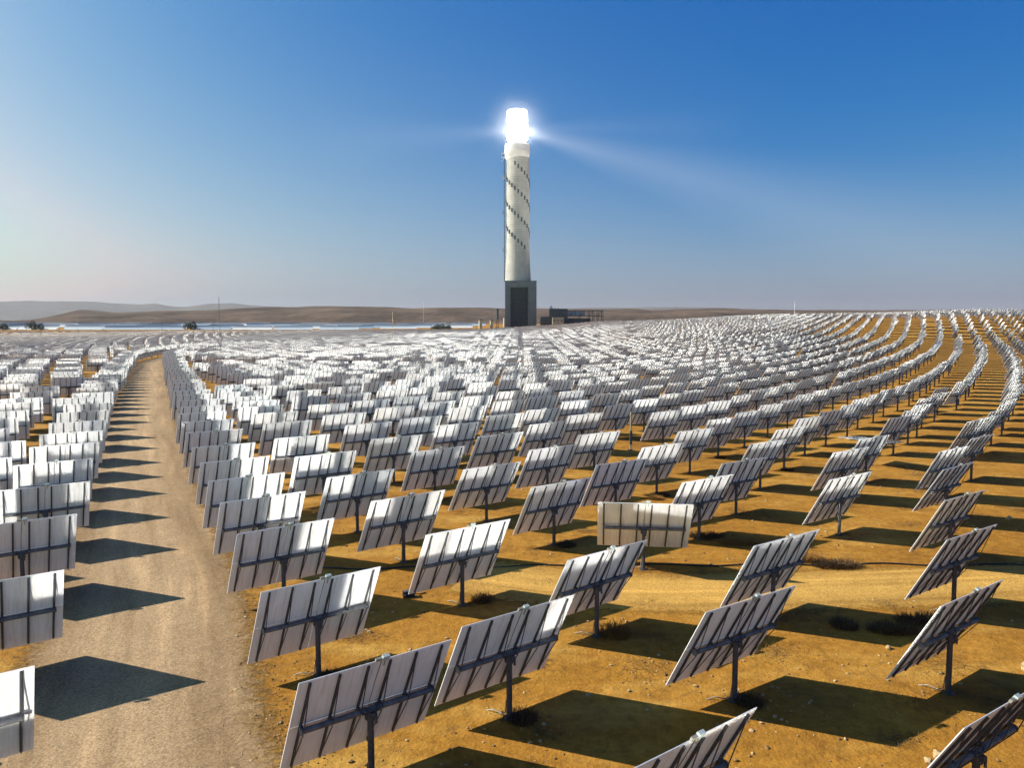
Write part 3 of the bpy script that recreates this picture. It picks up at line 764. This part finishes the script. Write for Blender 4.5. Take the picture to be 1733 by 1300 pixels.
hills('far_mountains', [(-600, 515), (-200, 513), (0, 512), (40, 510), (100, 511), (150, 512), (200, 516), (240, 517), (264, 513.5), (300, 520.5), (320, 521), (350, 516), (395, 515), (430, 519), (470, 518), (500, 519), (540, 517), (575, 519), (620, 522), (700, 525), (900, 524), (1010, 522), (1080, 521), (1160, 520), (1240, 521), (1275, 525), (1400, 527), (1733, 528), (2400, 528)], 11500, 2200, [M_MOUNT], 110, 55, 5, -11500, 10500, 8)

# ------------------------------------------------------------------ trees and shrubs
def leafy(n, rx, ry, rz, size, g):
    V, F = [], []
    for _ in range(n):
        while True:
            p = g.uniform(-1, 1, 3)
            if .25 < np.linalg.norm(p) < 1 and p[2] > -.75: break
        c = p * np.array([rx, ry, rz]) * (1 + .22 * math.sin(5 * p[0] + 3 * p[1])); d = g.normal(size=3); d /= np.linalg.norm(d); e = np.cross(d, g.normal(size=3)); e /= np.linalg.norm(e)
        s = size * g.uniform(.5, 1.3); b = len(V)
        V += [c - d*s, c + e*s*.6, c + d*s, c - e*s*.6]; F.append((b, b+1, b+2, b+3))
    return V, F
def tree(x, y, w, h, label, seed):
    g = np.random.default_rng(seed); z = tz(x, y)
    root = empty('tree', (x, y, z)); tag(root, label, 'tree')
    b = MB(); b.cyl((0, 0, -.5), (0, 0, h * .5), w * .05, w * .03, 8)
    for k in range(5):
        t = k * 1.25; b.cyl((0, 0, h * .3), (w * .3 * math.cos(t), w * .3 * math.sin(t), h * .7), w * .025, w * .01, 6)
    b.build('trunk', M_BARK, root)
    V, F = leafy(900, w / 2, w / 2, h * .45, w * .05, g); b = MB(); b.add([(v[0], v[1], v[2] + h * .58) for v in V], F); b.build('crown', M_LEAF, root)
for k, (p, y, w, h, lab) in enumerate(((738, 868, 10, 8.0, 'leftmost crown of the dark tree clump left of the two tanks'), (747, 866, 11, 9.0, 'tallest middle tree of the dark clump left of the two tanks'), (758, 870, 10, 7.6, 'rightmost crown of the dark tree clump left of the two tanks'),
    (325, 900, 16, 11, 'lone dark tree in front of the pale blue troughs'), (56, 900, 13, 12, 'taller of two grey-green trees at the far left field edge'), (70, 900, 11, 9, 'lower of two grey-green trees at the far left field edge'), (7, 900, 15, 9, 'low bushy tree at the far left end of the troughs'))):
    tree((p - 866.5) / F_PX * y, y, w, h, lab, 40 + k)

def tuft(x, y, w, h, m, label, seed, cat='shrub', name='dry_shrub', n=150):
    g = np.random.default_rng(seed); V, F = [], []
    for _ in range(n):
        a = g.uniform(0, 6.28); r0 = w * .36 * math.sqrt(g.random()); x0, y0 = r0 * math.cos(a), r0 * math.sin(a)
        t = a + g.normal(0, .7); lean = g.uniform(.15, 1.0); L = h * .55 * g.uniform(.35, 1.15)
        pm = np.array([x0 + lean * L * .5 * math.cos(t), y0 + lean * L * .5 * math.sin(t), L * .6]); pt = np.array([x0 + lean * L * 1.25 * math.cos(t), y0 + lean * L * 1.25 * math.sin(t), L * g.uniform(.6, 1)])
        p0 = np.array([x0, y0, -.03]); sd = np.array([-math.sin(t), math.cos(t), 0]) * .009 * g.uniform(.6, 1.6); b = len(V)
        V += [p0 - sd, p0 + sd, pm + sd * .8, pm - sd * .8, pt + sd * .25, pt - sd * .25]; F += [(b, b+1, b+2, b+3), (b+3, b+2, b+4, b+5)]
    if w > 2.1: V = [p * np.array([1.5, .8, 1]) for p in V]
    b = MB(); b.add(V, F); o = b.build(name, m, None, Matrix.Translation((x, y, tz(x, y)))); tag(o, label, cat, 'dry tufts on the bare soil'); return o

TUFTS = [  # x, y, width, height, straw?, where
 (-1.6, 39.4, 1.6, .6, 0, 'dark twiggy tuft at the post of the heliostat left of the pale lane'),
 (4.9, 35.0, 2.0, .75, 1, 'orange straw tuft beside the post just below the pale lane'),
 (9.2, 28.4, 1.4, .5, 0, 'dark tuft at the foot of the nearest slanting heliostat right of middle'),
 (0.4, 27.2, 1.5, .5, 0, 'dark tuft in shadow at the foot of the front middle heliostat'),
 (3.6, 49.4, 1.8, .55, 0, 'brown tuft beside the post left of the cream-backed heliostat'),
 (13.4, 51.4, 2.2, .7, 0, 'large dark tuft behind the cream-backed heliostat'),
 (15.2, 50.0, 2.4, .6, 1, 'yellow straw tuft right of the cream-backed heliostat'),
 (20.4, 36.4, 2.6, .8, 0, 'wide dark brush on the right between two edge-on heliostats'),
 (18.3, 35.4, 2.2, .7, 0, 'dark brush just left of the wide brush on the right'),
 (16.2, 36.0, 1.8, .6, 0, 'small dark brush at the right end of the pale lane edge'),
 (22.6, 30.6, 1.2, .8, 0, 'bare thorny shrub by the big pale boulder at the right edge'),
 (18.0, 46.6, 3.0, .6, 1, 'broad straw patch below the right-hand line of heliostats'),
 (19.8, 45.2, 2.8, .6, 0, 'dark brush beside the broad straw patch on the right'),
 (12.9, 63.9, 1.6, .5, 0, 'tuft at a post in the second line behind the beige pole'),
 (12.0, 62.6, 1.6, .6, 1, 'orange tuft below the heliostat right of the beige pole'),
 (-7.6, 30.6, 1.3, .4, 0, 'dark tuft at the foot of the second heliostat right of the road'),
 (22.9, 82.2, 1.8, .5, 0, 'dark tuft at a post in the middle distance right of the beige pole'),
 (27.8, 75.6, 1.8, .5, 0, 'dark tuft at a post left of the flat-laid heliostat'),
 (6.9, 48.0, 2.0, .5, 0, 'low dark brush in the shade behind the cream-backed heliostat post'),
 (-15.6, 19.5, 1.3, .5, 0, 'dark tuft at the left edge of the gravel road, near corner'),
 (-19.6, 27.8, 1.4, .5, 0, 'dark tuft at the left road edge beside a long mirror shadow'),
]
for k, (x, y, w, h, st, lab) in enumerate(TUFTS): tuft(x, y, w, h, M_STRAW if st else M_SHRUB, lab, 100 + k, n=int(620 * max(1, w / 1.6) ** 1.4))

def rock_mesh(g, sub=1):
    import bmesh
    bm = bmesh.new(); bmesh.ops.create_icosphere(bm, subdivisions=sub, radius=1)
    for v in bm.verts: v.co *= g.uniform(.75, 1.2)
    me = bpy.data.meshes.new('boulder'); bm.to_mesh(me); bm.free(); me.materials.append(M_STONE); return me
g0 = np.random.default_rng(5)
for x, y, s, lab in ((14.0, 24.4, .17, 'left of two pale stones on the soil near the lower right corner'), (14.5, 24.7, .19, 'right of two pale stones on the soil near the lower right corner'), (22.0, 31.3, .30, 'large pale boulder by the thorny shrub at the right edge'), (17.1, 33.4, .15, 'pale stone in the rubble behind the edge-on heliostat post'), (-17.6, 24.2, .3, 'half-buried stone at the left road edge under the heliostats'), (-4.6, 33.2, .1, 'grey stone inside the shadow right of the second heliostat'), (37.5, 56.2, .28, 'pale stone on open soil at the right')):
    o = bpy.data.objects.new('boulder', rock_mesh(g0, 2)); o.location = (x, y, tz(x, y) + s * .35); o.scale = (s, s * .8, s * .75); o.rotation_euler = (0, 0, g0.uniform(0, 6)); link(o); tag(o, lab, 'stone', 'loose stones')

def scatter(name, n, region, smin, smax, m, seed, label, flat=.6):
    g = np.random.default_rng(seed); base = []
    ico = np.array([(0,0,1),(.89,0,.45),(.28,.85,.45),(-.72,.53,.45),(-.72,-.53,.45),(.28,-.85,.45),(.72,.53,-.45),(-.28,.85,-.45),(-.89,0,-.45),(-.28,-.85,-.45),(.72,-.53,-.45),(0,0,-1)])
    tri = np.array([(0,1,2),(0,2,3),(0,3,4),(0,4,5),(0,5,1),(1,6,2),(2,7,3),(3,8,4),(4,9,5),(5,10,1),(1,10,6),(2,6,7),(3,7,8),(4,8,9),(5,9,10),(11,7,6),(11,8,7),(11,9,8),(11,10,9),(11,6,10)])
    P = region(g, n); n = len(P); s = smin * (smax / smin) ** (g.random(n) ** 2.2)
    V = ico[None] * g.uniform(.7, 1.25, (n, 12, 1)); V = V * s[:, None, None] * np.array([1, 1, flat]) * g.uniform(.75, 1.3, (n, 1, 3))
    a = g.uniform(0, 6.28, n); c, sn = np.cos(a)[:, None], np.sin(a)[:, None]
    X = V[..., 0] * c - V[..., 1] * sn; Y = V[..., 0] * sn + V[..., 1] * c
    Z = terrain(P[:, 0], P[:, 1])
    V = np.stack([X + P[:, 0:1], Y + P[:, 1:2], V[..., 2] + (Z + s * .2 + P[:, 2])[:, None]], -1).reshape(-1, 3)
    F = (tri[None] + (np.arange(n) * 12)[:, None, None]).reshape(-1, 3)
    tag(link(bpy.data.objects.new(name, np_mesh(name, V, F, [m]))), label, 'stones', kind='stuff')
def reg_wide(g, n):
    y = 12 + 78 * g.random(n) ** 1.5; x = (g.random(n) * 2 - 1) * (.72 * y + 3)
    cl = np.sin(x * .7 + 1.3 * np.sin(y * .31)) * np.sin(y * .53 + np.sin(x * .4)) + g.normal(0, .5, n); k = cl > .1
    return np.stack([x[k], y[k], np.zeros(k.sum())], 1)
def reg_road(side_lo, side_hi, lift):
    def f(g, n):
        c = road_c[(road_c[:, 1] > 8) & (road_c[:, 1] < 95)]; i = (len(c) - 2) * g.random(n) ** 1.6; i = i.astype(int)
        d = c[i + 1] - c[i]; d /= np.linalg.norm(d, axis=1)[:, None]; nr = np.stack([d[:, 1], -d[:, 0]], 1)
        u = side_lo + (side_hi - side_lo) * (.5 + .5 * np.clip(g.normal(0, .45, n), -1, 1)); p = c[i] + nr * u[:, None] + g.normal(0, .2, (n, 2))
        return np.stack([p[:, 0], p[:, 1], np.full(n, lift)], 1)
    return f
scatter('desert_pebbles', 9000, reg_wide, .018, .11, M_STONE, 21, 'small pale stones scattered over the ochre soil')
scatter('soil_clods', 7000, reg_wide, .02, .10, M_STONE2, 22, 'brown clods of earth scattered over the ochre soil')
scatter('road_gravel', 12000, reg_road(-4.8, 4.8, .05), .010, .04, M_STONE, 23, 'loose pale gravel lying on the road')
scatter('roadside_rubble', 16000, reg_road(3.0, 7.0, .0), .010, .05, M_STONE2, 24, 'brown rubble ridge along the right road edge')
scatter('roadside_debris', 7000, reg_road(-6.8, -3.6, .0), .010, .045, M_STONE2, 25, 'brown clods along the left road edge')

def litter():
    g = np.random.default_rng(77); C_, W_ = [], []
    near = [i for i in IND if dep[i] < 80 and i not in (iS,)]
    for i in near:
        C_.append((ALL[i, 0] + .25, ALL[i, 1] + .1)); W_.append(g.uniform(.35, .75))
    for _ in range(60):
        y = 16 + 60 * g.random() ** 1.4; x = (g.random() * 1.5 - .5) * (.66 * y) + 2
        if np.hypot(road_c[:, 0] - x, road_c[:, 1] - y).min() > 6.5: C_.append((x, y)); W_.append(g.uniform(.5, 1.4))
    V = []
    for (cx, cy), w_ in zip(C_, W_):
        n = int(110 + 160 * w_); p = np.column_stack([g.normal(0, w_ * .75, n), g.normal(0, w_ * .5, n)]) + (cx, cy)
        a = g.uniform(0, 6.28, n); L = g.uniform(.06, .30, n); up = g.uniform(.0, .55, n) * L; hw = g.uniform(.004, .011, n)
        z = terrain(p[:, 0], p[:, 1]) + .012
        dx, dy = np.cos(a) * L / 2, np.sin(a) * L / 2; sx, sy = -np.sin(a) * hw, np.cos(a) * hw
        q = np.stack([np.column_stack([p[:, 0] - dx - sx, p[:, 1] - dy - sy, z]), np.column_stack([p[:, 0] - dx + sx, p[:, 1] - dy + sy, z]), np.column_stack([p[:, 0] + dx + sx, p[:, 1] + dy + sy, z + up]), np.column_stack([p[:, 0] + dx - sx, p[:, 1] + dy - sy, z + up])], 1)
        V.append(q.reshape(-1, 3))
    V = np.vstack(V); F = np.arange(len(V)).reshape(-1, 4)
    tag(link(bpy.data.objects.new('dry_litter', np_mesh('dry_litter', V, F, [simple('dry_litter_twigs', (.115, .062, .02), .9, 0, .5, 3)]))), 'thin scatter of dry twigs and weeds around the posts', 'litter', kind='stuff')
litter()

# black hose lying along the pale lane
b = MB(); hp = []
for k in range(90):
    x = -16 + 1.05 * k; y = 45.0 + .9 * math.sin(x * .06) - .02 * x + .25 * math.sin(x * .9) + max(0, x - 30) * .06
    hp.append((x, y, tz(x, y) + .05))
b.tube(hp, .05, 6); tag(b.build('hose', M_CABLE), 'thin black hose lying across the soil behind the pale lane', 'hose')
b = MB(); b.box((0, 0, .16), (.62, .34, .3)); b.box((0, -.02, .33), (.5, .3, .06), 1); b.cyl((-.2, -.2, .16), (-.2, -.26, .16), .06, .06, 8, 1); b.tube([(.3, 0, .15), (.6, .1, .05), (1.0, .3, .03)], .03, 6)
tag(b.build('junction_box', [M_CABLE, M_STEEL], None, Matrix.Translation((-5.6, 40.0, tz(-5.6, 40))) @ Matrix.Rotation(.3, 4, 'Z')), 'black box lying on the soil left of a heliostat below the lane', 'box')

# ------------------------------------------------------------------ air
def volume_mat(name, col, dens, aniso=.2):
    m = bpy.data.materials.new(name); m.use_nodes = True; nt = m.node_tree; nt.nodes.clear()
    out = nt.nodes.new('ShaderNodeOutputMaterial'); v = nt.nodes.new('ShaderNodeVolumePrincipled')
    v.inputs['Color'].default_value = (*col, 1); v.inputs['Density'].default_value = dens; v.inputs['Anisotropy'].default_value = aniso
    nt.links.new(v.outputs[0], out.inputs['Volume']); return m, nt, v
def beam(name, a, b_, r0, r1, dens, label):  # cone of denser air added in the shape of a light beam
    a, b_ = Vector(a), Vector(b_); L = (b_ - a).length
    q = (b_ - a).to_track_quat('Z', 'Y').to_matrix().to_4x4(); M = Matrix.Translation(a) @ q
    m, nt, v = volume_mat('beam_shaped_air_' + name, (.97, .98, 1.0), 0.0, 0.0)
    xyz = N(nt, 'ShaderNodeSeparateXYZ'); nt.links.new(coords(nt), xyz.inputs[0])
    def mt(op, x, y=0.0):
        n = N(nt, 'ShaderNodeMath', operation=op)
        for k, w_ in enumerate((x, y)):
            if isinstance(w_, (int, float)): n.inputs[k].default_value = w_
            else: nt.links.new(w_, n.inputs[k])
        return n.outputs[0]
    zz = mt('MAXIMUM', xyz.outputs[2], 0.0); rad_ = mt('ADD', mt('MULTIPLY', zz, (r1 - r0) / L), r0)
    rr_ = mt('DIVIDE', mt('SQRT', mt('ADD', mt('MULTIPLY', xyz.outputs[0], xyz.outputs[0]), mt('MULTIPLY', xyz.outputs[1], xyz.outputs[1]))), rad_)
    core = mt('POWER', mt('MAXIMUM', mt('SUBTRACT', 1.0, rr_), 0.0), 1.6)
    fade = mt('POWER', mt('MAXIMUM', mt('SUBTRACT', 1.0, mt('DIVIDE', zz, L)), 0.0), .65)
    nt.links.new(mt('MULTIPLY', mt('MULTIPLY', mt('MULTIPLY', core, fade), mt('POWER', mt('DIVIDE', r0, rad_), .75)), dens), v.inputs['Density'])
    bm_ = MB(); bm_.cyl((0, 0, 0), (0, 0, L), r0, r1, 32); o = bm_.build(name, m, None, M); tag(o, label, 'light beam', kind='stuff')
zr_ = 242.0
def glow(c, rad, dens):  # added scatter sphere that imitates the bloom and glare of the receiver
    m, nt, v = volume_mat('receiver_bloom_volume', (1.0, .97, .92), 0.0, 0.0)
    ln = N(nt, 'ShaderNodeVectorMath', operation='LENGTH'); nt.links.new(coords(nt), ln.inputs[0])
    mr = N(nt, 'ShaderNodeMapRange'); nt.links.new(ln.outputs['Value'], mr.inputs[0]); mr.inputs[1].default_value = 0; mr.inputs[2].default_value = rad; mr.inputs[3].default_value = 1; mr.inputs[4].default_value = 0
    pw = N(nt, 'ShaderNodeMath', operation='POWER'); nt.links.new(mr.outputs[0], pw.inputs[0]); pw.inputs[1].default_value = 3.0
    ml = N(nt, 'ShaderNodeMath', operation='MULTIPLY'); nt.links.new(pw.outputs[0], ml.inputs[0]); ml.inputs[1].default_value = dens; nt.links.new(ml.outputs[0], v.inputs['Density'])
    b = MB(); b.lathe([(max(.01, rad * math.sin(math.pi * k / 16)), -rad * math.cos(math.pi * k / 16)) for k in range(17)], 24)
    tag(b.build('receiver_bloom', m, None, Matrix.Translation(c)), 'soft pale bloom round the receiver, shaped as an added volume', 'glow', kind='stuff')
glow((6, 905, zr_ + 4), 62.0, .0030)
beam('light_beam', (6, 904, zr_), (455, 640, 52), 5, 98, .0225, 'pale light beam shaped from denser air slanting down to the right from the receiver')
beam('light_beam', (6, 904, zr_ - 1), (-210, 790, 200), 5, 50, .0080, 'faint light beam shaped from denser air spreading left from the receiver')
beam('light_beam', (6, 904, zr_), (240, 810, 224), 5, 36, .0066, 'faint upper light beam shaped from denser air spreading right from the receiver')
HAZE = True
if HAZE:
    b = MB(); b.box((0, 0, 222), (34000, 34000, 448)); o = b.build('haze', volume_mat('haze_air', (.62, .68, .76), 3.2e-5)[0]); tag(o, kind='stuff')

# ------------------------------------------------------------------ light
w = bpy.data.worlds.new('World'); scene.world = w; w.use_nodes = True; nt = w.node_tree
bg = nt.nodes['Background']; sky = nt.nodes.new('ShaderNodeTexSky'); sky.sky_type = 'NISHITA'; sky.sun_disc = False
sky.sun_elevation = SUN_EL; sky.sun_rotation = -SUN_AZ; sky.altitude = 300; sky.air_density = 1.0; sky.dust_density = 3.0; sky.ozone_density = 6.0
EXPO = 1.1
def math_node(op, a, b):
    n = nt.nodes.new('ShaderNodeMath'); n.operation = op
    for k, v in enumerate((a, b)):
        if isinstance(v, (int, float)): n.inputs[k].default_value = v
        else: nt.links.new(v, n.inputs[k])
    return n.outputs[0]
sp = nt.nodes.new('ShaderNodeSeparateColor'); cb = nt.nodes.new('ShaderNodeCombineColor'); nt.links.new(sky.outputs[0], sp.inputs[0])
tcw = nt.nodes.new('ShaderNodeTexCoord'); dp = nt.nodes.new('ShaderNodeVectorMath'); dp.operation = 'DOT_PRODUCT'
nt.links.new(tcw.outputs['Generated'], dp.inputs[0]); dp.inputs[1].default_value = tuple(SUN)
glow = math_node('POWER', math_node('MAXIMUM', dp.outputs['Value'], 0.0), 7.0)      # aureole added round the sun to brighten panel backs and left sky
xz = nt.nodes.new('ShaderNodeSeparateXYZ'); nt.links.new(tcw.outputs['Generated'], xz.inputs[0])
wid = math_node('ADD', math_node('MULTIPLY', math_node('MAXIMUM', dp.outputs['Value'], 0.0), .22), .135)
dusty = math_node('EXPONENT', math_node('MULTIPLY', math_node('POWER', math_node('DIVIDE', math_node('MAXIMUM', xz.outputs[2], 0.0), wid), 2.0), -1.0), 0.0)   # dust layer along the horizon
for k, (gain, pw, top, au, du) in enumerate(((8.4, 2.95, .352, .45, .225), (1.44, 1.32, .9, .45, .115), (.925, .6, 1.5, .36, .0))):   # deep polarised blue of a clear desert sky
    x = math_node('MINIMUM', math_node('MULTIPLY', sp.outputs[k], .1), top)
    base_ = math_node('MULTIPLY', math_node('POWER', x, pw), gain * 10 / 2 ** EXPO)
    nt.links.new(math_node('ADD', base_, math_node('ADD', math_node('MULTIPLY', glow, au * 10 / 2 ** EXPO), math_node('MULTIPLY', dusty, du * 10 / 2 ** EXPO))), cb.inputs[k])
nt.links.new(cb.outputs[0], bg.inputs['Color']); bg.inputs['Strength'].default_value = .10
sl = bpy.data.lights.new('sun', 'SUN'); sl.energy = 5.0; sl.angle = R(.5); sl.color = (1, .93, .82)
so = link(bpy.data.objects.new('sun', sl)); so.rotation_mode = 'QUATERNION'; so.rotation_quaternion = Vector(SUN).to_track_quat('Z', 'Y')

cam = bpy.data.cameras.new('camera'); co = link(bpy.data.objects.new('camera', cam)); scene.camera = co
co.location = (0, 0, CAM_H); co.rotation_euler = (math.pi / 2 - PITCH, 0, 0)
cam.sensor_fit = 'HORIZONTAL'; cam.sensor_width = 36; cam.lens = 36 * F_PX / 1733; cam.clip_start = .1; cam.clip_end = 60000

vs = scene.view_settings; vs.view_transform = 'Standard'; vs.look = 'None'; vs.gamma = 1; vs.use_curve_mapping = False; vs.exposure = EXPO
cy = scene.cycles
cy.max_bounces = 6; cy.diffuse_bounces = 3; cy.glossy_bounces = 3; cy.transmission_bounces = 2; cy.transparent_max_bounces = 6; cy.volume_bounces = 0
cy.sample_clamp_indirect = 10; cy.blur_glossy = 0.0; cy.caustics_reflective = True
cy.use_guiding = True; cy.use_surface_guiding = True; cy.use_volume_guiding = False
cy.use_denoising = True
